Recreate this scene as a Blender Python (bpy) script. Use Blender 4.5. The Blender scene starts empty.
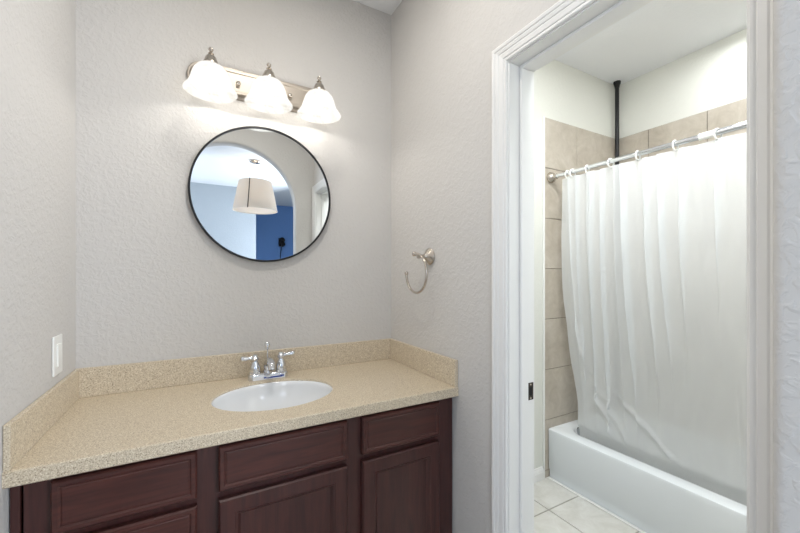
import bpy, bmesh, math, random
from mathutils import Vector, Matrix
random.seed(7)
SC = bpy.context.scene
COL = SC.collection
PI = math.pi
H = 1.30

# ------------------------------------------------------------------ camera
cam_d = bpy.data.cameras.new('camera')
cam_d.sensor_width = 36.0
cam_d.lens = 365.14 / 800 * 36.0
cam_d.shift_y = 7.5 / 800
cam_d.clip_start = 0.02
cam = bpy.data.objects.new('camera', cam_d)
COL.objects.link(cam)
cam.location = (0, -1.65, H)
cam.rotation_euler = (PI / 2, 0, -math.radians(29.07))
SC.camera = cam

# ------------------------------------------------------------------ world, light, exposure
w = bpy.data.worlds.new('world')
SC.world = w
w.use_nodes = True
w.node_tree.nodes['Background'].inputs[0].default_value = (0.75, 0.85, 1.0, 1)
w.node_tree.nodes['Background'].inputs[1].default_value = 0.6
SC.view_settings.view_transform = 'Standard'
SC.view_settings.look = 'None'
SC.view_settings.gamma = 1
SC.view_settings.use_curve_mapping = False
SC.view_settings.exposure = 0.78


def area(name, loc, target, sx, sy, power, col):
    d = bpy.data.lights.new(name, 'AREA')
    d.shape = 'RECTANGLE'
    d.size = sx
    d.size_y = sy
    d.energy = power
    d.color = col
    o = bpy.data.objects.new(name, d)
    COL.objects.link(o)
    o.location = loc
    o.rotation_euler = (Vector(target) - Vector(loc)).to_track_quat('-Z', 'Y').to_euler()
    return o


def point(name, loc, power, col, r=0.02):
    d = bpy.data.lights.new(name, 'POINT')
    d.energy = power
    d.color = col
    d.shadow_soft_size = r
    o = bpy.data.objects.new(name, d)
    COL.objects.link(o)
    o.location = loc
    return o


# daylight-coloured fill added behind the camera; the bedroom has no modelled windows
area('bedroom_daylight_fill_right', (1.96, -3.4, 1.5), (0.0, -2.5, 0.95), 1.8, 1.5, 90, (0.80, 0.88, 1.0))
area('bedroom_daylight_fill_left', (-2.26, -3.1, 1.5), (0.0, -2.9, 0.95), 2.0, 1.5, 32, (0.66, 0.80, 1.0))
area('bedroom_daylight_fill_rear', (-0.9, -4.38, 1.5), (0.1, 0.0, 1.2), 1.5, 1.6, 20, (0.78, 0.87, 1.0))
# added fill under the vanity ceiling, brightens walls and counter
area('vanity_ceiling_fill', (0.25, -0.76, 2.605), (0.25, -0.76, 0), 0.13, 0.13, 4.8, (1.0, 0.96, 0.90))
# added fill under the bathroom ceiling, out of view
area('bathroom_ceiling_fill', (1.25, -0.90, 2.66), (1.25, -0.90, 0), 0.42, 0.42, 15, (0.94, 0.97, 1.0))
# added fill over the tub, brightens curtain and tiles
area('tub_fill', (2.46, -0.85, 2.66), (2.46, -0.85, 0), 0.25, 0.25, 2.2, (0.94, 0.97, 1.0))
# added soft cool fill at the near end of the bathroom, no window there
area('bathroom_near_fill', (1.45, -1.60, 1.15), (1.60, 0.0, 1.0), 0.8, 1.3, 1.3, (0.88, 0.94, 1.0))


# ------------------------------------------------------------------ materials
def lin(c):
    r = []
    for v in c:
        v = v / 255.0
        r.append(v / 12.92 if v <= 0.04045 else ((v + 0.055) / 1.055) ** 2.4)
    return (*r, 1)


def mat(name, col, rough=0.5, metal=0.0, spec=0.5, **kw):
    m = bpy.data.materials.new(name)
    m.use_nodes = True
    b = m.node_tree.nodes['Principled BSDF']
    b.inputs['Base Color'].default_value = lin(col)
    b.inputs['Roughness'].default_value = rough
    b.inputs['Metallic'].default_value = metal
    b.inputs['Specular IOR Level'].default_value = spec
    for k, v in kw.items():
        b.inputs[k].default_value = v
    return m


def nd(m, t, **kw):
    n = m.node_tree.nodes.new(t)
    for k, v in kw.items():
        if k in n.inputs:
            n.inputs[k].default_value = v
        else:
            setattr(n, k, v)
    return n


def lk(m, a, b):
    m.node_tree.links.new(a, b)


def coords(m, scale=(1, 1, 1)):
    tc = nd(m, 'ShaderNodeTexCoord')
    mp = nd(m, 'ShaderNodeMapping')
    mp.inputs['Scale'].default_value = scale
    lk(m, tc.outputs['Object'], mp.inputs[0])
    return mp.outputs[0]


def ramp(m, fac, stops):
    r = nd(m, 'ShaderNodeValToRGB')
    e = r.color_ramp.elements
    while len(e) < len(stops):
        e.new(0.5)
    for i, (p, c) in enumerate(stops):
        e[i].position = p
        e[i].color = lin(c)
    lk(m, fac, r.inputs[0])
    return r.outputs[0]


def bsdf(m):
    return m.node_tree.nodes['Principled BSDF']


def add_bump(m, height, strength, dist):
    b = nd(m, 'ShaderNodeBump')
    b.inputs['Strength'].default_value = strength
    b.inputs['Distance'].default_value = dist
    lk(m, height, b.inputs['Height'])
    lk(m, b.outputs[0], bsdf(m).inputs['Normal'])


def plaster(name, col, strength=0.55, scale=1.0, rough=0.75):
    m = mat(name, col, rough, spec=0.25)
    c = coords(m)
    n1 = nd(m, 'ShaderNodeTexNoise', Scale=62 * scale, Detail=3.0, Roughness=0.5, Distortion=0.6)
    lk(m, c, n1.inputs['Vector'])
    n2 = nd(m, 'ShaderNodeTexNoise', Scale=28 * scale, Detail=2.0, Roughness=0.5, Distortion=0.3)
    lk(m, c, n2.inputs['Vector'])
    mr = nd(m, 'ShaderNodeMapRange', interpolation_type='SMOOTHSTEP')
    mr.inputs['From Min'].default_value = 0.44
    mr.inputs['From Max'].default_value = 0.62
    lk(m, n1.outputs['Fac'], mr.inputs['Value'])
    ad = nd(m, 'ShaderNodeMath', operation='MULTIPLY_ADD')
    lk(m, n2.outputs['Fac'], ad.inputs[0])
    ad.inputs[1].default_value = 0.8
    lk(m, mr.outputs[0], ad.inputs[2])
    add_bump(m, ad.outputs[0], strength, 0.004)
    return m


def stone(name):
    m = mat(name, (205, 186, 152), 0.34, spec=0.45)
    c = coords(m)
    n = nd(m, 'ShaderNodeTexNoise', Scale=340.0, Detail=2.0, Roughness=0.7)
    lk(m, c, n.inputs['Vector'])
    r1 = ramp(m, n.outputs['Fac'], [(0.30, (126, 108, 92)), (0.43, (197, 181, 156)), (0.57, (214, 201, 177)), (0.70, (240, 232, 216))])
    v = nd(m, 'ShaderNodeTexVoronoi', Scale=260.0)
    lk(m, c, v.inputs['Vector'])
    r2 = ramp(m, v.outputs['Distance'], [(0.10, (150, 132, 112)), (0.24, (255, 255, 255))])
    mx = nd(m, 'ShaderNodeMix', data_type='RGBA', blend_type='MULTIPLY')
    mx.inputs[0].default_value = 0.25
    lk(m, r1, mx.inputs[6])
    lk(m, r2, mx.inputs[7])
    lk(m, mx.outputs[2], bsdf(m).inputs['Base Color'])
    return m


def wood(name, a, b, vertical=False, rough=0.34):
    m = mat(name, a, rough, spec=0.5)
    c = coords(m, (40, 40, 3.0) if vertical else (3.0, 40, 40))
    n = nd(m, 'ShaderNodeTexNoise', Scale=1.6, Detail=5.0, Roughness=0.6, Distortion=0.8)
    lk(m, c, n.inputs['Vector'])
    r = ramp(m, n.outputs['Fac'], [(0.30, a), (0.72, b)])
    lk(m, r, bsdf(m).inputs['Base Color'])
    add_bump(m, n.outputs['Fac'], 0.08, 0.001)
    return m


def tile_mat(name, a, b, c3, rough=0.35, sc=1.0):
    m = mat(name, a, rough)
    c = coords(m)
    n = nd(m, 'ShaderNodeTexNoise', Scale=9.0 * sc, Detail=8.0, Roughness=0.68, Distortion=0.5)
    lk(m, c, n.inputs['Vector'])
    r = ramp(m, n.outputs['Fac'], [(0.30, a), (0.52, b), (0.72, c3)])
    lk(m, r, bsdf(m).inputs['Base Color'])
    return m


M = {}
M['wall'] = plaster('grey_textured_wall_paint', (206, 203, 199), 0.25)
M['wall_bath'] = plaster('pale_bathroom_wall_paint', (224, 224, 216), 0.18, 1.0)
M['ceiling'] = plaster('white_ceiling_paint', (236, 237, 238), 0.10, 1.0)
M['bed_wall'] = plaster('daylight_tinted_wall_paint', (178, 184, 188), 0.2)  # grey paint with the daylight's blue tint put into its colour
M['bed_blue'] = plaster('deep_blue_wall_paint', (116, 156, 214), 0.2)
M['trim'] = mat('white_gloss_trim_paint', (232, 231, 228), 0.32)
M['stone'] = stone('beige_speckled_solid_surface')
M['wood_h'] = wood('dark_cherry_wood_horizontal', (56, 28, 25), (84, 45, 39))
M['wood_v'] = wood('dark_cherry_wood_vertical', (54, 28, 27), (78, 43, 39), True)
M['wood_in'] = mat('dark_cabinet_inside', (24, 14, 13), 0.7)
M['porcelain'] = mat('white_porcelain', (236, 238, 240), 0.12, **{'Coat Weight': 0.4})
M['tub'] = mat('white_tub_enamel', (232, 236, 238), 0.16)
M['chrome'] = mat('polished_chrome', (222, 224, 228), 0.07, 1.0)
M['nickel'] = mat('brushed_nickel', (196, 188, 178), 0.26, 1.0)
M['nickel_plate'] = mat('brushed_nickel_plate', (170, 162, 152), 0.45, 1.0)
M['mirror'] = mat('mirror_silver', (238, 242, 244), 0.0, 1.0)
M['black'] = mat('black_metal', (30, 30, 32), 0.4, 0.3)
M['dark_metal'] = mat('aged_bronze', (70, 64, 60), 0.4, 0.8)
M['plastic'] = mat('white_plastic', (238, 238, 234), 0.3)
M['sticker'] = mat('white_paper_label', (240, 242, 246), 0.4)
M['sticker_blue'] = mat('blue_ink', (44, 74, 160), 0.4)
M['tile'] = tile_mat('beige_ceramic_wall_tile', (172, 162, 147), (188, 179, 165), (202, 194, 182))
M['grout'] = mat('grey_grout', (134, 126, 114), 0.9, spec=0.1)
M['floor_tile'] = tile_mat('light_stone_floor_tile', (204, 201, 192), (218, 216, 209), (230, 229, 224), 0.4)
M['floor_grout'] = mat('brown_grey_grout', (150, 142, 130), 0.9, spec=0.1)
M['bullnose'] = mat('white_edge_trim', (232, 232, 228), 0.4)
M['carpet'] = tile_mat('grey_beige_floor', (150, 143, 134), (168, 160, 150), (180, 172, 162), 0.9, 30)
M['drain'] = mat('drain_chrome', (190, 192, 196), 0.15, 1.0)
M['hole'] = mat('dark_opening', (18, 18, 18), 0.8)


def lit_glass():
    m = bpy.data.materials.new('lit_alabaster_glass')
    m.use_nodes = True
    m.node_tree.nodes.clear()
    out = nd(m, 'ShaderNodeOutputMaterial')
    tc = nd(m, 'ShaderNodeTexCoord')
    n = nd(m, 'ShaderNodeTexNoise', Scale=14.0, Detail=4.0, Roughness=0.6, Distortion=2.2)
    lk(m, tc.outputs['Object'], n.inputs['Vector'])
    r = ramp(m, n.outputs['Fac'], [(0.36, (232, 228, 220)), (0.60, (255, 254, 251))])
    em = nd(m, 'ShaderNodeEmission', Strength=0.34)
    lk(m, r, em.inputs['Color'])
    tr = nd(m, 'ShaderNodeBsdfTranslucent', Color=(0.05, 0.05, 0.048, 1))
    df = nd(m, 'ShaderNodeBsdfPrincipled', Roughness=0.15)
    df.inputs['Base Color'].default_value = (0.10, 0.10, 0.10, 1)
    tp = nd(m, 'ShaderNodeBsdfTransparent', Color=(1.0, 0.99, 0.97, 1))
    mx = nd(m, 'ShaderNodeMixShader')
    mx.inputs[0].default_value = 0.5
    lk(m, df.outputs[0], mx.inputs[1])
    lk(m, tr.outputs[0], mx.inputs[2])
    m2 = nd(m, 'ShaderNodeMixShader')
    m2.inputs[0].default_value = 0.50
    lk(m, mx.outputs[0], m2.inputs[1])
    lk(m, tp.outputs[0], m2.inputs[2])
    ad = nd(m, 'ShaderNodeAddShader')
    lk(m, m2.outputs[0], ad.inputs[0])
    lk(m, em.outputs[0], ad.inputs[1])
    lk(m, ad.outputs[0], out.inputs[0])
    return m


M['alabaster'] = lit_glass()


def emitter(name, col, s):
    m = bpy.data.materials.new(name)
    m.use_nodes = True
    m.node_tree.nodes.clear()
    out = nd(m, 'ShaderNodeOutputMaterial')
    em = nd(m, 'ShaderNodeEmission', Strength=s)
    em.inputs['Color'].default_value = lin(col)
    lk(m, em.outputs[0], out.inputs[0])
    return m


M['bulb'] = emitter('lit_bulb', (255, 246, 232), 1.2)


def fabric_shade():
    m = bpy.data.materials.new('pleated_cream_shade_fabric')
    m.use_nodes = True
    m.node_tree.nodes.clear()
    out = nd(m, 'ShaderNodeOutputMaterial')
    d = nd(m, 'ShaderNodeBsdfDiffuse', Color=lin((232, 228, 222)))
    t = nd(m, 'ShaderNodeBsdfTranslucent', Color=lin((242, 232, 218)))
    mx = nd(m, 'ShaderNodeMixShader')
    mx.inputs[0].default_value = 0.45
    lk(m, d.outputs[0], mx.inputs[1])
    lk(m, t.outputs[0], mx.inputs[2])
    lk(m, mx.outputs[0], out.inputs[0])
    return m


M['lampshade'] = fabric_shade()


def vinyl():
    m = bpy.data.materials.new('frosted_white_vinyl')
    m.use_nodes = True
    m.node_tree.nodes.clear()
    out = nd(m, 'ShaderNodeOutputMaterial')
    d = nd(m, 'ShaderNodeBsdfPrincipled', Roughness=0.38)
    d.inputs['Base Color'].default_value = lin((240, 242, 242))
    t = nd(m, 'ShaderNodeBsdfTranslucent', Color=lin((238, 240, 240)))
    tp = nd(m, 'ShaderNodeBsdfTransparent', Color=(0.97, 0.98, 0.98, 1))
    tc = nd(m, 'ShaderNodeTexCoord')
    n = nd(m, 'ShaderNodeTexNoise', Scale=30.0, Detail=3.0, Roughness=0.6)
    lk(m, tc.outputs['Object'], n.inputs['Vector'])
    b = nd(m, 'ShaderNodeBump', Strength=0.12, Distance=0.004)
    lk(m, n.outputs['Fac'], b.inputs['Height'])
    lk(m, b.outputs[0], d.inputs['Normal'])
    m1 = nd(m, 'ShaderNodeMixShader')
    m1.inputs[0].default_value = 0.40
    lk(m, d.outputs[0], m1.inputs[1])
    lk(m, t.outputs[0], m1.inputs[2])
    # thin vinyl: hides more where it is seen edge-on
    lw = nd(m, 'ShaderNodeLayerWeight', Blend=0.35)
    mr = nd(m, 'ShaderNodeMapRange')
    mr.inputs['To Min'].default_value = 0.74
    mr.inputs['To Max'].default_value = 0.97
    lk(m, lw.outputs['Facing'], mr.inputs['Value'])
    m2 = nd(m, 'ShaderNodeMixShader')
    lk(m, mr.outputs[0], m2.inputs[0])
    lk(m, tp.outputs[0], m2.inputs[1])
    lk(m, m1.outputs[0], m2.inputs[2])
    lk(m, m2.outputs[0], out.inputs[0])
    return m


M['vinyl'] = vinyl()


# ------------------------------------------------------------------ helpers
def BM():
    return bmesh.new()


def box(bm, x0, x1, y0, y1, z0, z1, bev=0.0, seg=1):
    t = bmesh.new()
    bmesh.ops.create_cube(t, size=1)
    bmesh.ops.scale(t, vec=(x1 - x0, y1 - y0, z1 - z0), verts=t.verts)
    bmesh.ops.translate(t, vec=((x0 + x1) / 2, (y0 + y1) / 2, (z0 + z1) / 2), verts=t.verts)
    if bev:
        bmesh.ops.bevel(t, geom=list(t.edges), offset=bev, segments=seg, profile=0.5, affect='EDGES')
    merge(bm, t)


def merge(bm, t):
    me = bpy.data.meshes.new('tmp')
    t.to_mesh(me)
    t.free()
    bm.from_mesh(me)
    bpy.data.meshes.remove(me)


def lathe(bm, prof, origin=(0, 0, 0), axis=(0, 0, 1), seg=40, cap=True):
    q = Vector((0, 0, 1)).rotation_difference(Vector(axis).normalized())
    o = Vector(origin)
    rings = []
    for r, h in prof:
        if r < 1e-6:
            rings.append([bm.verts.new(o + q @ Vector((0, 0, h)))])
        else:
            rings.append([bm.verts.new(o + q @ Vector((r * math.cos(2 * PI * i / seg), r * math.sin(2 * PI * i / seg), h))) for i in range(seg)])
    for a, b in zip(rings, rings[1:]):
        for i in range(seg):
            j = (i + 1) % seg
            if len(a) == 1 and len(b) == 1:
                continue
            if len(a) == 1:
                bm.faces.new((a[0], b[j], b[i]))
            elif len(b) == 1:
                bm.faces.new((a[i], a[j], b[0]))
            else:
                bm.faces.new((a[i], a[j], b[j], b[i]))
    if cap:
        if len(rings[0]) > 1:
            bm.faces.new(list(reversed(rings[0])))
        if len(rings[-1]) > 1:
            bm.faces.new(rings[-1])


def tube(bm, pts, r, seg=14, closed=False):
    pts = [Vector(p) for p in pts]
    n = len(pts)
    rr = r if isinstance(r, (list, tuple)) else [r] * n
    rings = []
    prev = None
    for i, p in enumerate(pts):
        if closed:
            t = (pts[(i + 1) % n] - pts[i - 1]).normalized()
        else:
            t = (pts[min(i + 1, n - 1)] - pts[max(i - 1, 0)]).normalized()
        if prev is None:
            u = t.orthogonal().normalized()
        else:
            u = (prev - t * prev.dot(t)).normalized()
        prev = u
        v = t.cross(u)
        rings.append([bm.verts.new(p + (u * math.cos(2 * PI * k / seg) + v * math.sin(2 * PI * k / seg)) * rr[i]) for k in range(seg)])
    m = n if closed else n - 1
    for i in range(m):
        a, b = rings[i], rings[(i + 1) % n]
        for k in range(seg):
            l = (k + 1) % seg
            bm.faces.new((a[k], a[l], b[l], b[k]))
    if not closed:
        bm.faces.new(list(reversed(rings[0])))
        bm.faces.new(rings[-1])


def ball(bm, c, r, sc=(1, 1, 1), u=24, v=14):
    t = bmesh.new()
    bmesh.ops.create_uvsphere(t, u_segments=u, v_segments=v, radius=r)
    bmesh.ops.scale(t, vec=sc, verts=t.verts)
    bmesh.ops.translate(t, vec=c, verts=t.verts)
    merge(bm, t)


def skin_loops(bm, loops, close_first=False, close_last=False, closed=True):
    vs = [[bm.verts.new(p) for p in L] for L in loops]
    n = len(vs[0])
    for a, b in zip(vs, vs[1:]):
        for i in range(n if closed else n - 1):
            j = (i + 1) % n
            bm.faces.new((a[i], a[j], b[j], b[i]))
    if close_first:
        bm.faces.new(list(reversed(vs[0])))
    if close_last:
        bm.faces.new(vs[-1])
    return vs


def rrect(cx, cy, hx, hy, r, n=8):
    out = []
    for k, (sx, sy) in enumerate([(1, 1), (-1, 1), (-1, -1), (1, -1)]):
        for i in range(n + 1):
            a = PI / 2 * k + PI / 2 * i / n
            out.append((cx + sx * (hx - r) + r * math.cos(a), cy + sy * (hy - r) + r * math.sin(a)))
    return out


def thing(name, label, cat, loc=(0, 0, 0), group=None, kind=None):
    o = bpy.data.objects.new(name, None)
    o.empty_display_size = 0.05
    COL.objects.link(o)
    o.location = loc
    if kind:
        o['kind'] = kind
    tag(o, label, cat, group)
    return o


def tag(o, label, cat, group=None):
    if label:
        o['label'] = label
    if cat:
        o['category'] = cat
    if group:
        o['group'] = group
    return o


def wloc(o):
    v = Vector((0, 0, 0))
    while o:
        v += o.location
        o = o.parent
    return v


def obj(name, bm, m, parent=None, smooth=None, label=None, loc=None):
    """world-space bmesh -> one mesh object, its origin at its parent's (or at loc)"""
    bmesh.ops.recalc_face_normals(bm, faces=bm.faces)
    org = Vector(loc) if loc is not None else (Vector((0, 0, 0)))
    base = wloc(parent) if parent else Vector((0, 0, 0))
    if loc is None and parent:
        org = base
    bmesh.ops.translate(bm, vec=-org, verts=bm.verts)
    me = bpy.data.meshes.new(name)
    bm.to_mesh(me)
    bm.free()
    me.materials.append(m)
    o = bpy.data.objects.new(name, me)
    COL.objects.link(o)
    if parent:
        o.parent = parent
    o.location = org - base
    if smooth is not None:
        for p in me.polygons:
            p.use_smooth = True
        if smooth < 180:
            me.set_sharp_from_angle(angle=math.radians(smooth))
    if label:
        o['label'] = label
    return o


def struct(name, bm, m, parent=None, label=None, cat=None, smooth=None):
    o = obj(name, bm, m, parent, smooth)
    if not parent:
        o['kind'] = 'structure'
        tag(o, label, cat)
    return o


# ------------------------------------------------------------------ the shell
X0, X1, XB = -0.367, 0.866, 0.977      # left wall, right wall, bathroom side of the right wall
ZC, ZCB = 2.62, 2.70                   # ceilings
YH = -0.057                            # head wall of the bathroom
XW = 2.737                             # long wall behind the tub
YA, YA2 = -1.45, -1.55                 # arch wall
YF, YN, ZD = -0.806, -1.378, 1.972     # door jamb faces and head

b = BM(); box(b, X0 - 0.1, X1 + 0.01, 0, 0.1, 0, ZC)
struct('wall_back', b, M['wall'], label='grey textured wall behind the vanity and the round mirror', cat='wall')
b = BM(); box(b, X0 - 0.1, X0, YA, 0.0, 0, ZC)
struct('wall_left', b, M['wall'], label='pale grey wall at the left with the switch plate', cat='wall')

# right wall with the doorway
b = BM()
box(b, X1, XB, YF + 0.015, 0.1, 0, ZCB)
box(b, X1, XB, -1.72, YN - 0.015, 0, ZCB)
box(b, X1, XB, YN - 0.015, YF + 0.015, ZD + 0.015, ZCB)
struct('wall_right', b, M['wall'], label='pale grey wall holding the towel ring and the bathroom doorway', cat='wall')

# arch wall (the opening the photographer looks through)
AX, AR, AZ = 0.25, 0.463, 1.84


def arch_wall():
    b = BM()
    n = 40
    xl, xr = -2.3, X1
    r = 0.018
    def outline(off):
        R = AR + off
        pts = [(AX - R, 0.0)]
        for i in range(n + 1):
            a = PI - PI * i / n
            pts.append((AX + R * math.cos(a), AZ + R * math.sin(a)))
        pts.append((AX + R, 0.0))
        return pts
    bev = []
    for k in range(5):
        a = PI / 2 * k / 4
        bev.append((r * (1 - math.sin(a)), YA - r * (1 - math.cos(a))))
    back = [(o_, YA2 + (YA - y_)) for o_, y_ in reversed(bev)]
    loops = []
    for off, y in bev + back:
        loops.append([(x, y, z) for x, z in outline(off)])
    vs = skin_loops(b, loops, closed=False)
    for L, y in ((vs[0], YA), (vs[-1], YA2)):
        outer = []
        for v in L:
            x, z = v.co.x, v.co.z
            if v is L[0]:
                outer.append((xl, 0))
            elif v is L[-1]:
                outer.append((xr, 0))
            elif z <= AZ + 1e-4:
                outer.append((xl if x < AX else xr, AZ))
            else:
                a = math.atan2(z - AZ, x - AX)
                ac = math.atan2(ZC - AZ, xr - AX)
                al = math.atan2(ZC - AZ, xl - AX)
                if a < ac:
                    outer.append((xr, AZ + math.tan(a) * (xr - AX)))
                elif a > al:
                    outer.append((xl, AZ + math.tan(a) * (xl - AX)))
                else:
                    outer.append((AX + (ZC - AZ) / math.tan(a), ZC))
        ov = [b.verts.new((x, y, z)) for x, z in outer]
        for i in range(len(L) - 1):
            b.faces.new((L[i], L[i + 1], ov[i + 1], ov[i]))
    return b


o = struct('wall_front', arch_wall(), M['wall'], label='grey wall with the tall arched opening, its edge at the right of the photo', cat='wall', smooth=35)

b = BM(); box(b, X0 - 0.1, X1, YA2, 0.1, ZC, ZC + 0.08)
struct('ceiling', b, M['ceiling'], label='white ceiling above the vanity', cat='ceiling')
b = BM(); box(b, -2.4, X1 + 0.001, YA2 - 0.0, 0.1, -0.1, 0)
struct('floor', b, M['carpet'], label='floor in front of the vanity', cat='floor')

# bathroom shell
b = BM(); box(b, XB, XW + 0.1, YH, YH + 0.1, 0, ZCB)
struct('wall_bathroom_head', b, M['wall_bath'], label='pale painted wall of the bathroom above the short tiled end', cat='wall')
b = BM(); box(b, XW, XW + 0.1, -1.72, YH, 0, ZCB)
struct('wall_bathroom_side', b, M['wall_bath'], label='pale painted wall of the bathroom along the tub', cat='wall')
b = BM(); box(b, XB, XW + 0.1, -1.72, -1.62, 0, ZCB)
struct('wall_bathroom_near', b, M['wall_bath'], label='pale painted wall closing the bathroom', cat='wall')
b = BM(); box(b, X1, XW + 0.1, -1.72, 0.1, ZCB, ZCB + 0.08)
struct('ceiling_bathroom', b, M['ceiling'], label='white ceiling of the bathroom beyond the door', cat='ceiling')


# bathroom floor: tiles in a bed of grout
def tiles(b, xs, ys, z0, z1, gap, bev):
    for xa, xb in zip(xs, xs[1:]):
        for ya, yb in zip(ys, ys[1:]):
            if xb - xa > 0.02 and yb - ya > 0.02:
                box(b, xa + gap / 2, xb - gap / 2, ya + gap / 2, yb - gap / 2, z0, z1, bev)


b = BM(); box(b, X1, XW + 0.1, -1.72, 0.1, -0.1, -0.004)
fl = struct('floor_bathroom', b, M['floor_grout'], label='pale stone tile floor of the bathroom beside the tub', cat='floor')
b = BM()
tiles(b, [X1 + 0.002, 1.025, 1.36, 1.695, 2.03], [-1.62, -1.293, -0.958, -0.623, -0.288, -0.057], -0.008, 0.0, 0.006, 0.001)
obj('floor_tile', b, M['floor_tile'], fl)

# wall tiles of the tub surround
ZT = 2.30
PITCH = 0.322
zr = [ZT - PITCH * k for k in range(8)] + [0.0]
zr = [z for z in zr if z > 0.02] + [0.0]
zr = sorted(zr)
b = BM()
box(b, 1.931, XW, YH - 0.006, YH, 0.0, ZT)
ts = thing('tile_surround', 'beige ceramic tiles on the bathroom walls around the tub', 'wall tiles', (1.931, YH, 0), kind='structure')
obj('grout', b, M['grout'], ts)
b = BM(); box(b, XW - 0.006, XW, -1.62, YH - 0.006, 0.0, ZT)
obj('grout', b, M['grout'], ts)
b = BM()
xs = [1.935, 2.254, XW - 0.009]
for za, zb in zip(zr, zr[1:]):
    for xa, xb in zip(xs, xs[1:]):
        box(b, xa + 0.002, xb - 0.002, YH - 0.010, YH - 0.001, za + 0.002, zb - 0.002, 0.0012)
obj('end_wall_tile', b, M['tile'], ts)
b = BM()
ys = [YH - 0.010, -0.278, -0.611, -0.944, -1.277, -1.61]
for za, zb in zip(zr, zr[1:]):
    for ya, yb in zip(ys, ys[1:]):
        box(b, XW - 0.010, XW - 0.001, yb + 0.002, ya - 0.002, za + 0.002, zb - 0.002, 0.0012)
obj('long_wall_tile', b, M['tile'], ts)
b = BM(); box(b, 1.924, 1.9352, YH - 0.012, YH, 0.0, ZT + 0.002, 0.002)
obj('edge_strip', b, M['bullnose'], ts)

# baseboard of the bathroom head wall
def sweep_profile(b, prof, path_fn, n):
    loops = [[path_fn(i, p) for p in prof] for i in range(n)]
    skin_loops(b, loops, True, True)


b = BM()
bp = [(0, 0), (0.016, 0), (0.016, 0.045), (0.0135, 0.05), (0.0135, 0.056), (0.010, 0.062), (0.006, 0.066), (0.004, 0.074), (0, 0.076)]
sweep_profile(b, bp, lambda i, p: ((XB, 1.922)[i], YH - p[0], p[1]), 2)
struct('baseboard_bathroom', b, M['trim'], label='short white baseboard on the bathroom wall beside the tub', cat='baseboard')
b = BM(); box(b, 1.948, 1.968, -1.615, YH - 0.012, 0.0, 0.006, 0.002)
struct('trim_2', b, M['bullnose'], label='white sealant line where the tub meets the floor', cat='trim')

# door frame: jambs, head, stops
jt = 0.015
jx0, jx1 = X1 - 0.0, XB + 0.003
door = thing('door_1', 'white painted door frame between the vanity and the bathroom', 'door frame', (X1, YF, 0), kind='structure')
b = BM()
box(b, jx0, jx1, YF, YF + jt, 0, ZD, 0.001)
obj('far_jamb', b, M['trim'], door)
b = BM(); box(b, jx0, jx1, YN - jt, YN, 0, ZD, 0.001)
obj('near_jamb', b, M['trim'], door)
b = BM(); box(b, jx0, jx1, YN - jt, YF + jt, ZD, ZD + jt, 0.001)
obj('head_jamb', b, M['trim'], door)
b = BM()
sx0, sx1, st = 0.910, 0.942, 0.010
box(b, sx0, sx1, YF - st, YF, 0, ZD - st, 0.0015)
box(b, sx0, sx1, YN, YN + st, 0, ZD - st, 0.0015)
box(b, sx0, sx1, YN, YF, ZD - st, ZD, 0.0015)
obj('door_stop', b, M['trim'], door)
b = BM()
box(b, 0.948, 0.974, YF - 0.002, YF, 0.885, 0.942, 0.0008)
sp = obj('strike_plate', b, M['dark_metal'], door, label='dark metal strike plate')
b = BM(); box(b, 0.955, 0.966, YF - 0.0028, YF - 0.0018, 0.900, 0.927)
obj('latch_hole', b, M['hole'], sp)
b = BM()
for zz in (0.891, 0.936):
    lathe(b, [(0.0, 0.0012), (0.003, 0.0008), (0.0035, 0)], (0.961, YF - 0.002, zz), (0, -1, 0), 12)
obj('screw', b, M['nickel'], sp)

# casing on the vanity side (mitred profile)
prof = [(0.0, 0.0), (0.0, 0.007), (0.003, 0.0095), (0.007, 0.0095), (0.010, 0.0075), (0.013, 0.0105), (0.026, 0.0125), (0.029, 0.0108),
        (0.032, 0.0135), (0.040, 0.0155), (0.043, 0.0135), (0.046, 0.0165), (0.053, 0.018), (0.057, 0.0165), (0.058, 0.0)]
yf, yn, zh = YF + 0.005, YN - 0.005, ZD + 0.005


def casing_pt(i, p, x, s):
    wd, t = p
    return [(x + s * t, yf + wd, 0), (x + s * t, yf + wd, zh + wd), (x + s * t, yn - wd, zh + wd), (x + s * t, yn - wd, 0)][i]


b = BM(); sweep_profile(b, prof, lambda i, p: casing_pt(i, p, X1, -1), 4)
struct('trim_1', b, M['trim'], label='white moulded casing around the bathroom doorway', cat='door casing')
b = BM(); sweep_profile(b, prof, lambda i, p: casing_pt(i, p, XB, 1), 4)
struct('trim_3', b, M['trim'], label='white casing on the bathroom side of the doorway', cat='door casing')

# bedroom beyond the arch (seen in the mirror)
b = BM(); box(b, -2.4, -2.3, -5.8, YA2, 0, ZC)
struct('wall_bedroom_left', b, M['bed_wall'], label='bedroom wall behind the added daylight fill, outside the photo', cat='wall')
b = BM(); box(b, -2.3, 0.80, -5.8, -4.43, 0, ZC)
struct('wall_bedroom_pale', b, M['bed_wall'], label='pale blue wall reflected at the left of the mirror', cat='wall')
b = BM(); box(b, 0.80, 2.1, -5.8, -5.67, 0, ZC)
struct('wall_bedroom_blue', b, M['bed_blue'], label='deep blue wall reflected at the bottom of the mirror', cat='wall')
b = BM(); box(b, 2.0, 2.1, -5.67, -1.72, 0, ZC)
struct('wall_bedroom_right', b, M['bed_wall'], label='bedroom side wall behind the photographer', cat='wall')
b = BM(); box(b, -2.4, 2.1, -5.8, YA2, ZC, ZC + 0.08)
struct('ceiling_bedroom', b, M['ceiling'], label='white bedroom ceiling reflected in the top of the mirror', cat='ceiling')
b = BM(); box(b, -2.4, 2.1, -5.8, YA2, -0.1, 0)
struct('floor_bedroom', b, M['carpet'], label='bedroom floor behind the photographer', cat='floor')

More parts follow.
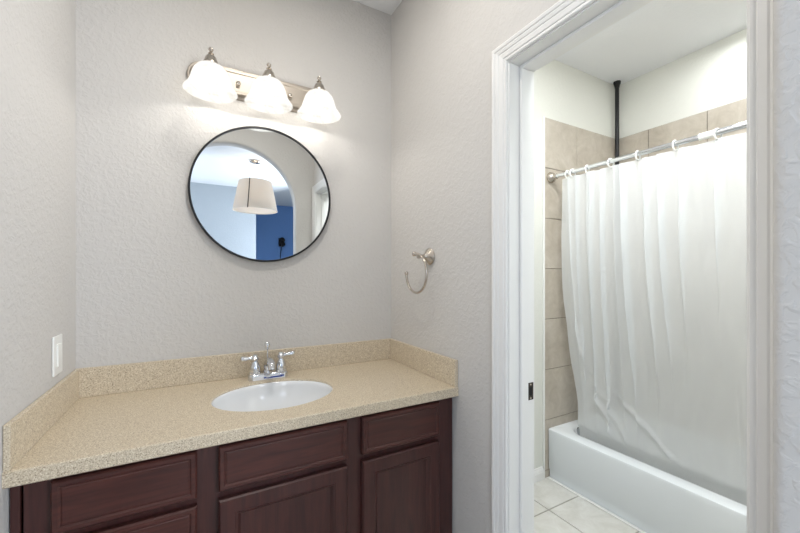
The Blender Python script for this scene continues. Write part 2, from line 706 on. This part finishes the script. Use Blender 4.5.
# ------------------------------------------------------------------ vanity cabinet
YC = -0.5487           # counter front
ZT0, ZT1 = 0.836, 0.872
FY = -0.519            # face frame front
cab = thing('vanity_cabinet', 'dark cherry vanity cabinet with panelled doors under the beige counter', 'cabinet', (0.25, -0.26, 0))
b = BM()
XL, XR = X0 + 0.003, 0.859
box(b, XL, XL + 0.016, -0.50, -0.005, 0.0, ZT0 - 0.001)
box(b, XR - 0.016, XR, -0.50, -0.005, 0.0, ZT0 - 0.001)
box(b, XL + 0.016, XR - 0.016, -0.50, -0.005, 0.10, 0.116)
box(b, XL + 0.016, XR - 0.016, -0.012, -0.005, 0.116, ZT0 - 0.001)
box(b, XL + 0.016, XR - 0.016, -0.45, -0.435, 0.0, 0.10)
obj('body', b, M['wood_in'], cab)
b = BM()
cols = [(-0.292, 0.0), (0.052, 0.425), (0.478, 0.787)]
edges = [(-0.342, -0.280), (-0.012, 0.064), (0.413, 0.490), (0.775, XR)]
for xa, xb in edges:
    box(b, xa, xb, FY, -0.50, 0.10, ZT0 - 0.001, 0.0008)
for (xa, xb) in ((-0.280, -0.012), (0.064, 0.413), (0.490, 0.775)):
    box(b, xa, xb, FY + 0.0005, -0.50, 0.815, ZT0 - 0.001)
    box(b, xa, xb, FY + 0.0005, -0.50, 0.675, 0.708)
    box(b, xa, xb, FY + 0.0005, -0.50, 0.10, 0.14)
box(b, -0.280, -0.012, FY + 0.0005, -0.50, 0.475, 0.505)
box(b, -0.280, -0.012, FY + 0.0005, -0.50, 0.275, 0.305)
obj('face_frame', b, M['wood_v'], cab)
b = BM(); box(b, XL, -0.3475, FY + 0.001, -0.50, 0.0, ZT0 - 0.001, 0.0008)
obj('filler_strip', b, M['wood_v'], cab)
b = BM(); box(b, XL + 0.016, XR - 0.016, -0.4345, -0.430, 0.0, 0.10)
obj('toe_kick', b, M['wood_in'], cab)


def front(x0, x1, z0, z1, loops):
    b = BM()
    L = []
    for ins, y in loops:
        L.append([(x0 + ins, y, z0 + ins), (x1 - ins, y, z0 + ins), (x1 - ins, y, z1 - ins), (x0 + ins, y, z1 - ins)])
    skin_loops(b, L, True, True)
    return b


DR = [(0, -0.520), (0, -0.5355), (0.004, -0.540), (0.013, -0.540), (0.0165, -0.5365), (0.019, -0.5365), (0.021, -0.5378)]
DO = [(0, -0.520), (0, -0.5355), (0.0045, -0.541), (0.041, -0.541), (0.044, -0.5385), (0.047, -0.5385), (0.056, -0.530), (0.060, -0.530)]
for (xa, xb) in cols:
    obj('drawer', front(xa, xb, 0.702, 0.826, DR), M['wood_h'], cab)
for (za, zb) in ((0.498, 0.681), (0.298, 0.481), (0.118, 0.281)):
    obj('drawer', front(-0.292, 0.0, za, zb, DR), M['wood_h'], cab)
for (xa, xb) in cols[1:]:
    obj('door', front(xa, xb, 0.118, 0.680, DO), M['wood_v'], cab)

# ------------------------------------------------------------------ counter
SX, SY, SA, SB = 0.247, -0.283, 0.206, 0.165     # sink centre and half axes
NS = 72


def ell(z, a, bb, n=NS):
    return [(SX + a * math.cos(2 * PI * i / n), SY + bb * math.sin(2 * PI * i / n), z) for i in range(n)]


def counter_mesh():
    b = BM()
    xa, xb, ya, yb = X0 + 0.0005, X1 - 0.0005, YC, -0.0005
    r = 0.003
    def rect_for(z, ins):
        out = []
        x0, x1, y0, y1 = xa, xb, ya + ins, yb
        corners = [math.atan2(cy - SY, cx - SX) % (2 * PI) for cx, cy in ((x1, y0), (x1, y1), (x0, y1), (x0, y0))]
        angs = [2 * PI * i / NS for i in range(NS)]
        for c in corners:                      # snap the nearest ray to every corner
            k = min(range(NS), key=lambda i: min(abs(angs[i] - c), 2 * PI - abs(angs[i] - c)))
            angs[k] = c
        for a in angs:
            dx, dy = math.cos(a), math.sin(a)
            t = 1e9
            if dx > 1e-9: t = min(t, (x1 - SX) / dx)
            if dx < -1e-9: t = min(t, (x0 - SX) / dx)
            if dy > 1e-9: t = min(t, (y1 - SY) / dy)
            if dy < -1e-9: t = min(t, (y0 - SY) / dy)
            out.append((SX + t * dx, SY + t * dy, z))
        return out
    loops = [ell(ZT0, SA + 0.03, SB + 0.03), ell(ZT1 - 0.007, SA + 0.03, SB + 0.03), ell(ZT1 - 0.007, SA, SB), ell(ZT1 - 0.004, SA, SB), ell(ZT1 - 0.001, SA + 0.001, SB + 0.001), ell(ZT1, SA + 0.004, SB + 0.004),
             rect_for(ZT1, r), rect_for(ZT1 - 0.001, 0.001), rect_for(ZT1 - r, 0), rect_for(ZT0 + r, 0), rect_for(ZT0, r), ell(ZT0, SA + 0.03, SB + 0.03)]
    skin_loops(b, loops)
    bmesh.ops.remove_doubles(b, verts=b.verts, dist=1e-6)
    return b


top = thing('countertop', 'beige speckled countertop with low backsplashes on three sides', 'countertop', (0.25, -0.27, ZT0))
obj('slab', counter_mesh(), M['stone'], top)
ZS = 0.973
b = BM(); box(b, X0 + 0.0005, X1 - 0.0005, -0.015, -0.0005, ZT1, ZS, 0.0015)
obj('backsplash', b, M['stone'], top)
b = BM(); box(b, X0 + 0.0005, X0 + 0.0125, YC + 0.002, -0.0155, ZT1, ZS, 0.0015)
obj('side_splash', b, M['stone'], top)
b = BM(); box(b, X1 - 0.0145, X1 - 0.0005, YC + 0.002, -0.0155, ZT1, ZS, 0.0015)
obj('side_splash', b, M['stone'], top)

# ------------------------------------------------------------------ sink
sink = thing('sink', 'white oval undermount sink set into the beige counter', 'sink', (SX, SY, 0.70))
b = BM()
ZR = ZT1 - 0.0075
loops = [ell(ZR, SA + 0.026, SB + 0.026), ell(ZR, SA - 0.001, SB - 0.001), ell(ZR - 0.005, SA - 0.004, SB - 0.004)]
D = 0.135
for k in range(1, 13):
    a = PI / 2 * k / 13
    s = math.cos(a) ** 0.62
    loops.append(ell(ZR - 0.005 - D * math.sin(a) ** 1.05, max((SA - 0.004) * s, 0.03), max((SB - 0.004) * s, 0.03)))
inner = loops
outer = [[(SX + (x - SX) * 1.04, SY + (y - SY) * 1.04, z - 0.008) for x, y, z in L] for L in reversed(loops[1:])]
skin_loops(b, inner + outer + [inner[0]])
bmesh.ops.remove_doubles(b, verts=b.verts, dist=1e-6)
obj('bowl', b, M['porcelain'], sink, 180)
b = BM(); zb = ZR - 0.005 - D
lathe(b, [(0.0, -0.004), (0.012, -0.004), (0.016, 0.002), (0.024, 0.004), (0.030, 0.001), (0.030, -0.012)], (SX, SY, zb + 0.002), seg=32)
obj('drain', b, M['drain'], sink, 40)

# ------------------------------------------------------------------ faucet
FX, FYY, FZ = 0.257, -0.068, ZT1
fa = thing('faucet', 'chrome two handle faucet standing behind the white sink', 'faucet', (FX, FYY, FZ))
b = BM()
lp = []
for hx, hy, z in ((0.078, 0.027, 0.0), (0.078, 0.027, 0.016), (0.076, 0.025, 0.021), (0.071, 0.020, 0.0245), (0.066, 0.016, 0.026)):
    lp.append([(x, y, FZ + 0.0003 + z) for x, y in rrect(FX, FYY, hx, hy, min(hx, hy) * 0.75)])
skin_loops(b, lp, True, True)
obj('base_plate', b, M['chrome'], fa, 40)
for s in (-1, 1):
    b = BM()
    cx = FX + s * 0.051
    lathe(b, [(0.023, 0.0), (0.023, 0.005), (0.020, 0.008), (0.021, 0.014), (0.020, 0.026), (0.015, 0.040), (0.0115, 0.048), (0.0115, 0.051), (0.0155, 0.055), (0.0155, 0.062), (0.011, 0.066), (0.011, 0.070), (0.008, 0.075), (0.0, 0.077)], (cx, FYY, FZ + 0.0245), seg=28)
    hd = obj('handle', b, M['chrome'], fa, 40)
    b = BM()
    p0 = Vector((cx, FYY, FZ + 0.0245 + 0.063))
    dirv = Vector((s * 0.95, -0.12, 0.10 if s > 0 else 0.03)).normalized()
    ds = [0.008, 0.014, 0.018, 0.022, 0.030, 0.038, 0.046, 0.051, 0.055, 0.057]
    rs = [0.006, 0.0082, 0.0082, 0.0066, 0.0078, 0.0092, 0.0102, 0.0098, 0.0075, 0.0015]
    tube(b, [p0 + dirv * d for d in ds], rs, 16)
    obj('lever', b, M['chrome'], hd, 40)
b = BM()
lathe(b, [(0.021, 0), (0.021, 0.008), (0.017, 0.012), (0.0185, 0.022), (0.0175, 0.035), (0.014, 0.045)], (FX, FYY, FZ + 0.0245), seg=28)
path = [(FX, FYY, FZ + 0.050), (FX, FYY - 0.004, FZ + 0.060), (FX, FYY - 0.016, FZ + 0.070), (FX, FYY - 0.036, FZ + 0.075), (FX, FYY - 0.056, FZ + 0.074),
        (FX, FYY - 0.074, FZ + 0.068), (FX, FYY - 0.084, FZ + 0.060), (FX, FYY - 0.087, FZ + 0.052)]
tube(b, path, [0.0165, 0.0165, 0.0155, 0.0150, 0.0145, 0.0140, 0.0135, 0.013], 20)
obj('spout', b, M['chrome'], fa, 50)
b = BM()
lathe(b, [(0.008, 0), (0.010, -0.001), (0.010, -0.007), (0.0075, -0.007), (0.0075, -0.004), (0.0, -0.004)], (FX, FYY - 0.087, FZ + 0.053), seg=20)
obj('aerator', b, M['nickel'], fa, 40)
b = BM()
lathe(b, [(0.0045, 0.0), (0.0032, 0.008), (0.0032, 0.088), (0.0055, 0.092), (0.0035, 0.095), (0.0105, 0.100), (0.0125, 0.108), (0.010, 0.116), (0.004, 0.121), (0.0, 0.122)], (FX, FYY + 0.018, FZ + 0.0245), seg=20)
obj('lift_rod', b, M['chrome'], fa, 40)
b = BM()
yy = FYY - 0.0275
box(b, FX - 0.062, FX + 0.062, yy - 0.0006, yy, FZ + 0.001, FZ + 0.0165)
lb = obj('paper_label', b, M['sticker'], fa, label='white paper label with blue print')
b = BM()
for xa, xb, za, zb in ((-0.012, 0.050, 0.0055, 0.0085), (0.004, 0.044, 0.0083, 0.0115), (-0.022, -0.0118, 0.006, 0.0118), (0.0435, 0.058, 0.0075, 0.0135)):
    box(b, FX + xa, FX + xb, yy - 0.0010, yy - 0.0005, FZ + za, FZ + zb)
obj('print', b, M['sticker_blue'], lb)

# ------------------------------------------------------------------ mirror
MX_, MZ, MR = 0.254, 1.636, 0.285
mir = thing('round_mirror', 'round wall mirror with a thin black frame above the sink', 'mirror', (MX_, 0, MZ))
b = BM()
lathe(b, [(MR - 0.008, 0.002), (MR - 0.008, 0.020), (MR - 0.0075, 0.023), (MR - 0.001, 0.023), (MR, 0.022), (MR, 0.002), (MR - 0.008, 0.002)], (MX_, 0, MZ), (0, -1, 0), 128, cap=False)
obj('frame', b, M['black'], mir, 35)
b = BM()
lathe(b, [(0, 0.004), (MR - 0.0082, 0.004), (MR - 0.0082, 0.0185), (0, 0.0185)], (MX_, 0, MZ), (0, -1, 0), 128)
obj('mirror_glass', b, M['mirror'], mir, 30)

# ------------------------------------------------------------------ vanity light
LX, LZ = 0.250, 2.080
vl = thing('vanity_light', 'brushed nickel light bar with three lit white glass bells above the mirror', 'wall lamp', (LX, 0, LZ))


def stadium(hx, hz, y, n=16):
    return [(LX + x, y, LZ + z) for x, z in rrect(0, 0, hx, hz, hz * 0.98, n)]


b = BM()
skin_loops(b, [stadium(0.285, 0.061, -0.001), stadium(0.285, 0.061, -0.010), stadium(0.282, 0.058, -0.013), stadium(0.276, 0.052, -0.013), stadium(0.273, 0.049, -0.016),
               stadium(0.272, 0.048, -0.025), stadium(0.269, 0.045, -0.028), stadium(0.262, 0.038, -0.028), stadium(0.259, 0.035, -0.025)], True, True)
obj('back_plate', b, M['nickel_plate'], vl, 30)
YS = -0.130
for k in range(2):
    b = BM()
    lathe(b, [(0.007, 0.024), (0.007, 0.030), (0.009, 0.033), (0.008, 0.038), (0.004, 0.041), (0, 0.0415)], (LX + (-0.1025, 0.1025)[k], 0, LZ - 0.005), (0, -1, 0), 20)
    obj('knob', b, M['nickel'], vl, 40)
sx_ = (0.045, 0.250, 0.453)
shade_prof = [(0.018, 0.000), (0.034, -0.003), (0.046, -0.011), (0.056, -0.025), (0.063, -0.043), (0.068, -0.061), (0.073, -0.076), (0.079, -0.088), (0.086, -0.098), (0.0905, -0.105)]
shade_prof = [(r_, z_ * 0.94) for r_, z_ in shade_prof]
for k, sx in enumerate(sx_):
    ztop = 2.073
    b = BM()
    lathe(b, [(0.020, 0.024), (0.020, 0.030), (0.012, 0.036), (0.009, 0.042)], (sx, 0, LZ + 0.004), (0, -1, 0), 24)
    pth = [(sx, -0.035, LZ + 0.004), (sx, -0.060, LZ + 0.005), (sx, -0.082, LZ + 0.014), (sx, -0.095, LZ + 0.028), (sx, -0.108, LZ + 0.034), (sx, -0.122, LZ + 0.031)]
    tube(b, pth, 0.0065, 14)
    obj('arm', b, M['nickel'], vl, 40)
    b = BM()
    lathe(b, [(0.026, -0.006), (0.028, 0.0), (0.026, 0.008), (0.022, 0.016), (0.018, 0.027), (0.0125, 0.034), (0.010, 0.037), (0.006, 0.040)], (sx, YS, ztop), seg=28)
    cup = obj('socket_cup', b, M['nickel'], vl, 40)
    b = BM()
    lathe(b, [(0.006, 0.038), (0.0105, 0.042), (0.006, 0.046), (0.0045, 0.049), (0.0085, 0.054), (0.009, 0.058), (0.006, 0.063), (0.0, 0.065)], (sx, YS, ztop), seg=22)
    obj('finial', b, M['nickel'], cup, 50)
    b = BM()
    inner = [(max(r - 0.003, 0.012), z - 0.002) for r, z in shade_prof[:-1]] + [(shade_prof[-1][0] - 0.003, shade_prof[-1][1])]
    lathe(b, shade_prof + list(reversed(inner)) + [shade_prof[0]], (sx, YS, ztop), seg=56, cap=False)
    gs = obj('glass_shade', b, M['alabaster'], vl, 180, loc=(sx, YS, ztop), label='lit white alabaster glass bell shade')
    b = BM()
    lathe(b, [(0.0, -0.068), (0.012, -0.066), (0.020, -0.057), (0.0225, -0.047), (0.019, -0.037), (0.013, -0.028), (0.012, -0.012), (0, -0.012)], (sx, YS, ztop), seg=24)
    obj('bulb', b, M['bulb'], vl, 50)
    point('vanity_bulb_light', (sx, YS, ztop - 0.066), 1.25, (1.0, 0.96, 0.90), 0.024)

# ------------------------------------------------------------------ towel ring
tr = thing('towel_ring', 'open nickel towel ring on the grey wall beside the doorway', 'towel ring', (X1, -0.357, 1.374))
b = BM()
lathe(b, [(0.035, 0.0005), (0.037, 0.006), (0.033, 0.011), (0.025, 0.016), (0.015, 0.023), (0.010, 0.031), (0.007, 0.046), (0.009, 0.050), (0.0105, 0.056), (0.009, 0.062), (0.0, 0.064)], (X1, -0.357, 1.374), (-1, 0, 0), 32)
obj('mount', b, M['nickel'], tr, 50)
b = BM()
rx = X1 - 0.060
tube(b, [(rx + 0.004, -0.357, 1.374), (rx, -0.345, 1.382), (rx, -0.332, 1.385)], [0.006, 0.006, 0.006], 12)
ball(b, (rx, -0.326, 1.385), 0.0105)
obj('pivot', b, M['nickel'], tr, 60)
b = BM()
pts = []
for i in range(49):
    a = math.radians(88 + (358 - 88) * i / 48)
    pts.append((rx, -0.340 + 0.081 * math.cos(a), 1.303 + 0.082 * math.sin(a)))
tube(b, pts, 0.0052, 12)
e = pts[-1]
ball(b, (e[0], e[1], e[2] + 0.003), 0.0085)
obj('ring', b, M['nickel'], tr, 60)

# ------------------------------------------------------------------ switch plate
sw = thing('switch_plate', 'white switch plate on the left wall above the side splash', 'switch', (X0, -0.203, 1.059))
b = BM(); box(b, X0 + 0.0002, X0 + 0.006, -0.241, -0.165, 1.001, 1.117, 0.0025, 2)
obj('plate', b, M['plastic'], sw)
b = BM(); box(b, X0 + 0.0055, X0 + 0.0095, -0.220, -0.186, 1.026, 1.092, 0.0015, 2)
obj('rocker', b, M['plastic'], sw)

# ------------------------------------------------------------------ bathtub
TX0, TX1, TY0, TY1 = 1.962, XW - 0.011, -1.60, YH - 0.013
TH = 0.314
tubt = thing('bathtub', 'white bathtub with a plain apron behind the shower curtain', 'bathtub', ((TX0 + TX1) / 2, (TY0 + TY1) / 2, 0))
b = BM()
cx, cy = (TX0 + TX1) / 2, (TY0 + TY1) / 2
hx, hy = (TX1 - TX0) / 2, (TY1 - TY0) / 2


def R(z, x0, x1, y0, y1, r):
    return [(x, y, z) for x, y in rrect((x0 + x1) / 2, (y0 + y1) / 2, (x1 - x0) / 2, (y1 - y0) / 2, r, 9)]


L = [R(0.001, TX0 + 0.012, TX1, TY0, TY1, 0.003), R(0.050, TX0 + 0.012, TX1, TY0, TY1, 0.003), R(0.062, TX0 + 0.004, TX1, TY0, TY1, 0.003),
     R(TH - 0.030, TX0 + 0.002, TX1, TY0, TY1, 0.003), R(TH - 0.012, TX0, TX1, TY0, TY1, 0.004), R(TH - 0.004, TX0 + 0.002, TX1, TY0, TY1, 0.006), R(TH, TX0 + 0.010, TX1 - 0.002, TY0 + 0.002, TY1 - 0.002, 0.010),
     R(TH, TX0 + 0.078, TX1 - 0.055, TY0 + 0.09, TY1 - 0.045, 0.13), R(TH - 0.003, TX0 + 0.086, TX1 - 0.063, TY0 + 0.10, TY1 - 0.053, 0.13), R(TH - 0.012, TX0 + 0.092, TX1 - 0.069, TY0 + 0.11, TY1 - 0.059, 0.13),
     R(TH - 0.10, TX0 + 0.110, TX1 - 0.09, TY0 + 0.15, TY1 - 0.075, 0.13), R(0.09, TX0 + 0.135, TX1 - 0.12, TY0 + 0.22, TY1 - 0.10, 0.13), R(0.05, TX0 + 0.18, TX1 - 0.17, TY0 + 0.28, TY1 - 0.15, 0.11)]
skin_loops(b, L, True, True)
obj('shell', b, M['tub'], tubt, 38)
b = BM()
lathe(b, [(0.0, 0.010), (0.012, 0.010), (0.028, 0.007), (0.033, 0.0)], (2.17, TY1 - 0.062, 0.268), (0.0, -1, 0.12), 28)
obj('overflow_plate', b, M['drain'], tubt, 40)

# ------------------------------------------------------------------ shower rod, rings, curtain, pole
RX, RZ = 1.985, 1.918
rod = thing('shower_rod', 'chrome shower rod running across above the tub', 'curtain rod', (RX, -0.8, RZ))
b = BM()
tube(b, [(RX, YH - 0.02, RZ), (RX, -0.93, RZ)], 0.0125, 20)
obj('thin_tube', b, M['chrome'], rod, 50)
b = BM()
tube(b, [(RX, -0.90, RZ), (RX, -1.60, RZ)], 0.0145, 20)
obj('thick_tube', b, M['chrome'], rod, 50)
b = BM()
tube(b, [(RX, -0.865, RZ), (RX, -0.925, RZ)], [0.0156, 0.0156], 20)
obj('plastic_collar', b, M['plastic'], rod, 50)
for yy, s in ((YH - 0.010, -1), (-1.62, 1)):
    b = BM()
    lathe(b, [(0.034, 0.0), (0.036, 0.006), (0.032, 0.018), (0.022, 0.030), (0.018, 0.036), (0.018, 0.048), (0.013, 0.050)], (RX, yy, RZ), (0, s, 0), 32)
    obj('end_flange', b, M['nickel'], rod, 40)

ring_y = [-0.194, -0.228, -0.322, -0.460, -0.601, -0.770, -0.932, -1.10, -1.27, -1.43]


def ring_mesh():
    b = BM()
    pts = []
    for i in range(36):
        a = 2 * PI * i / 36
        pts.append((0.0195 * math.cos(a), 0.0, -0.008 + 0.0235 * math.sin(a)))
    tube(b, pts, 0.0038, 10, closed=True)
    ball(b, (-0.0195, 0, -0.012), 0.0050)
    return b


ring_lab = ['white curtain ring at the head end of the rod, hard against the wall flange',
            'white curtain ring second from the head end, close beside the first',
            'white curtain ring third from the head end of the rod',
            'white curtain ring in front of the black pole',
            'white curtain ring fifth from the wall flange, past the black pole',
            'white curtain ring before the plastic collar of the rod',
            'white curtain ring on the thick tube, nearest one left of the door casing',
            'white curtain ring behind the door casing, first one hidden by it']
proto = None
for i, y in enumerate(ring_y[:7]):
    if proto is None:
        proto = obj('curtain_ring', ring_mesh(), M['plastic'], None, 60)
        o = proto
    else:
        o = proto.copy()
        COL.objects.link(o)
    o.location = (RX, y, RZ)
    o.rotation_euler = (0, 0, random.uniform(-0.35, 0.35))
    tag(o, ring_lab[i], 'curtain ring', 'white rings on the shower rod')

# pleats folded over: (y at top, y at bottom, half width, overlap, height where the pleat has opened out)
folds = [(-0.205, -0.245, 0.016, 0.034, 0.0), (-0.257, -0.270, 0.020, 0.046, 0.15), (-0.322, -0.318, 0.016, 0.040, 0.0), (-0.358, -0.340, 0.018, 0.052, 0.0), (-0.414, -0.402, 0.018, 0.048, 0.1),
         (-0.475, -0.490, 0.016, 0.020, 0.2), (-0.529, -0.560, 0.022, 0.060, 0.35), (-0.638, -0.675, 0.020, 0.050, 0.55), (-0.706, -0.740, 0.022, 0.056, 0.60),
         (-0.801, -0.785, 0.020, 0.050, 0.85), (-0.932, -0.915, 0.018, 0.044, 1.00), (-1.10, -1.10, 0.020, 0.05, 0.8), (-1.24, -1.24, 0.020, 0.05, 0.8)]


def sstep(a, b_, v):
    t = max(0.0, min(1.0, (v - a) / (b_ - a)))
    return t * t * (3 - 2 * t)


def curtain_mesh():
    b = BM()
    nu, nv = 620, 120
    ztop, zbot = RZ - 0.024, 0.245
    rows = []
    for j in range(nv + 1):
        t = j / nv
        z = ztop + (zbot - ztop) * t
        row = []
        # the free edge by the wall
        yl = -0.150 + 0.012 * sstep(0.0, 0.35, t) - 0.070 * sstep(0.45, 0.95, t) + 0.006 * math.sin(t * 21) * sstep(0.3, 0.6, t)
        yr = -1.36
        for i in range(nu + 1):
            s = i / nu
            y = yl + (yr - yl) * s
            base = RX + 0.006 + 0.078 * sstep(0.2, 0.90, t)
            dx = 0.0
            dy = 0.0
            for (y0, y1, wd, am, zo) in folds:
                yc = y0 + (y1 - y0) * t
                q = (y - yc) / wd
                if abs(q) > 4:
                    continue
                k = sstep(zo - 0.15, zo + 0.75, z)
                g = q * math.exp(-q * q) * k
                dy += -am * g * 1.15
                dx += am * 0.30 * g - 0.008 * k * math.exp(-((q + 0.3) / 1.6) ** 2)
            # broad soft waves
            dx += 0.007 * math.sin(2 * PI * (y + 0.02 * t) / 0.16) * (1 - 0.6 * t)
            # diagonal drags near the tub
            for (ya, za, yb, zb, wd, am) in ((-0.47, 0.60, -0.80, 0.31, 0.010, 0.014), (-0.30, 0.72, -0.42, 0.37, 0.011, 0.014), (-0.36, 0.62, -0.50, 0.36, 0.014, 0.009),
                                             (-0.22, 1.05, -0.27, 0.66, 0.010, 0.012), (-0.98, 0.80, -0.99, 0.42, 0.008, 0.005)):
                dyy, dzz = yb - ya, zb - za
                LL = math.hypot(dyy, dzz)
                u = ((y - ya) * dyy + (z - za) * dzz) / LL ** 2
                v = ((y - ya) * dzz - (z - za) * dyy) / LL
                if -0.3 < u < 1.3:
                    dx -= am * math.exp(-(v / wd) ** 2) * sstep(-0.2, 0.2, u) * (1 - sstep(0.85, 1.15, u))
            dx += 0.0016 * math.sin(43 * y + 7 * z) * math.sin(11 * z + 3) + 0.0009 * math.sin(90 * y + 3 * math.sin(9 * z))
            x = base + dx
            zz = z
            if t < 0.05:
                near = min(abs(y - ry) for ry in ring_y)
                zz -= min(near, 0.08) * 0.10 * (1 - t / 0.05)
            if z < TH + 0.02:
                x = max(x, 2.086 + (TH + 0.02 - z) * 0.15)
            elif z < TH + 0.17:
                f = (z - TH - 0.02) / 0.15
                x = max(x, 2.086 - 0.10 * f)
            row.append(b.verts.new((x, y + dy, zz)))
        rows.append(row)
    for a, c in zip(rows, rows[1:]):
        for i in range(nu):
            b.faces.new((a[i], a[i + 1], c[i + 1], c[i]))
    return b


cu = obj('shower_curtain', curtain_mesh(), M['vinyl'], None, 180)
tag(cu, 'frosted white shower curtain hanging from the rod into the tub', 'shower curtain')

pole = thing('tension_pole', 'thin black tension pole in the corner behind the shower rod', 'pole', (XW - 0.062, YH - 0.036, 0.315))
px, py = XW - 0.062, YH - 0.036
b = BM(); tube(b, [(px, py, 0.34), (px, py, 1.75)], 0.0165, 20)
obj('lower_tube', b, M['black'], pole, 50)
b = BM(); tube(b, [(px, py, 1.74), (px, py, 2.68)], 0.0135, 20)
obj('upper_tube', b, M['black'], pole, 50)
b = BM(); lathe(b, [(0.0150, -0.045), (0.017, -0.030), (0.022, -0.018), (0.024, -0.008), (0.024, -0.0005)], (px, py, ZCB), seg=24)
obj('ceiling_foot', b, M['black'], pole, 40)
b = BM(); lathe(b, [(0.024, 0.0), (0.024, 0.01), (0.017, 0.03)], (px, py, TH + 0.0005), seg=24)
obj('tub_foot', b, M['black'], pole, 40)

b = BM()  # ring made up to surround the added vanity ceiling fill
lathe(b, [(0.070, -0.0002), (0.094, -0.0002), (0.094, -0.004), (0.088, -0.007), (0.074, -0.007), (0.070, -0.0002)], (0.25, -0.76, ZC), seg=40, cap=False)
tag(obj('ceiling_fill_ring', b, M['plastic'], None, 40), 'white ring around the added fill light in the vanity ceiling, above the frame', 'fill light ring')

# ------------------------------------------------------------------ bedroom things seen in the mirror
PX, PY = 0.595, -2.93
pl = thing('pendant_lamp', 'cream pleated drum pendant lamp reflected in the round mirror', 'pendant lamp', (PX, PY, ZC))
b = BM(); lathe(b, [(0.065, -0.0005), (0.065, -0.012), (0.055, -0.022), (0.018, -0.030), (0.0, -0.030)], (PX, PY, ZC), seg=32)
obj('canopy', b, M['nickel'], pl, 40)
b = BM(); tube(b, [(PX, PY, ZC - 0.028), (PX, PY, 2.20)], 0.0022, 8)
obj('cord', b, M['plastic'], pl, 60)
b = BM()
n = 240
zt, zb_, rt, rb = 2.375, 2.035, 0.178, 0.243
loops = []
for (z, r, dr) in ((zt, rt, 0), (zb_, rb, 0), (zb_, rb - 0.003, 0), (zt, rt - 0.003, 0)):
    loops.append([(PX + (r + 0.0022 * (i % 2)) * math.cos(2 * PI * i / n), PY + (r + 0.0022 * (i % 2)) * math.sin(2 * PI * i / n), z) for i in range(n)])
skin_loops(b, loops + [loops[0]])
bmesh.ops.remove_doubles(b, verts=b.verts, dist=1e-6)
sh = obj('lamp_shade', b, M['lampshade'], pl)
b = BM()
a0 = math.radians(116)
tube(b, [(PX + (rt + 0.004) * math.cos(a0), PY + (rt + 0.004) * math.sin(a0), zt), (PX + (rb + 0.004) * math.cos(a0), PY + (rb + 0.004) * math.sin(a0), zb_)], 0.005, 8)
obj('seam_strip', b, M['dark_metal'], sh, label='dark seam down the cream shade')
b = BM()
lathe(b, [(0.0, 2.200), (0.02, 2.20), (0.02, 2.16), (0.0, 2.16)], (PX, PY, 0), seg=16)
obj('socket', b, M['nickel'], pl)
for a in (0, 2 * PI / 3, 4 * PI / 3):
    b = BM(); tube(b, [(PX, PY, 2.19), (PX + 0.172 * math.cos(a), PY + 0.172 * math.sin(a), 2.37)], 0.002, 6)
    obj('spoke', b, M['nickel'], pl)
b = BM(); ball(b, (PX, PY, 2.13), 0.032)
obj('bulb', b, M['bulb'], pl, 60)
b = BM(); lathe(b, [(0.0, 0.0), (rb - 0.006, 0.0), (rb - 0.006, 0.004), (0.0, 0.004)], (PX, PY, zb_ + 0.01), seg=60)
obj('diffuser_disc', b, M['lampshade'], pl)
point('pendant_bulb_light', (PX, PY, 2.20), 1.7, (1.0, 0.84, 0.70), 0.03)

sc = thing('wall_sconce', 'small black wall sconce on the blue wall reflected in the mirror', 'wall lamp', (1.42, -5.67, 1.92))
b = BM(); box(b, 1.37, 1.47, -5.669, -5.64, 1.83, 1.99, 0.006, 2)
obj('back_plate', b, M['black'], sc)
for zc_ in (1.945, 1.872):
    b = BM(); lathe(b, [(0.012, 0.0), (0.03, 0.015), (0.055, 0.075), (0.052, 0.076), (0.0, 0.02)], (1.42, -5.64, zc_), (0, 1, 0), 24)
    obj('cup', b, M['black'], sc, 40)
b = BM(); tube(b, [(1.42, -5.655, 1.835), (1.415, -5.645, 1.76), (1.405, -5.655, 1.68), (1.407, -5.66, 1.58)], 0.006, 8)
obj('cord', b, M['black'], sc, 60)
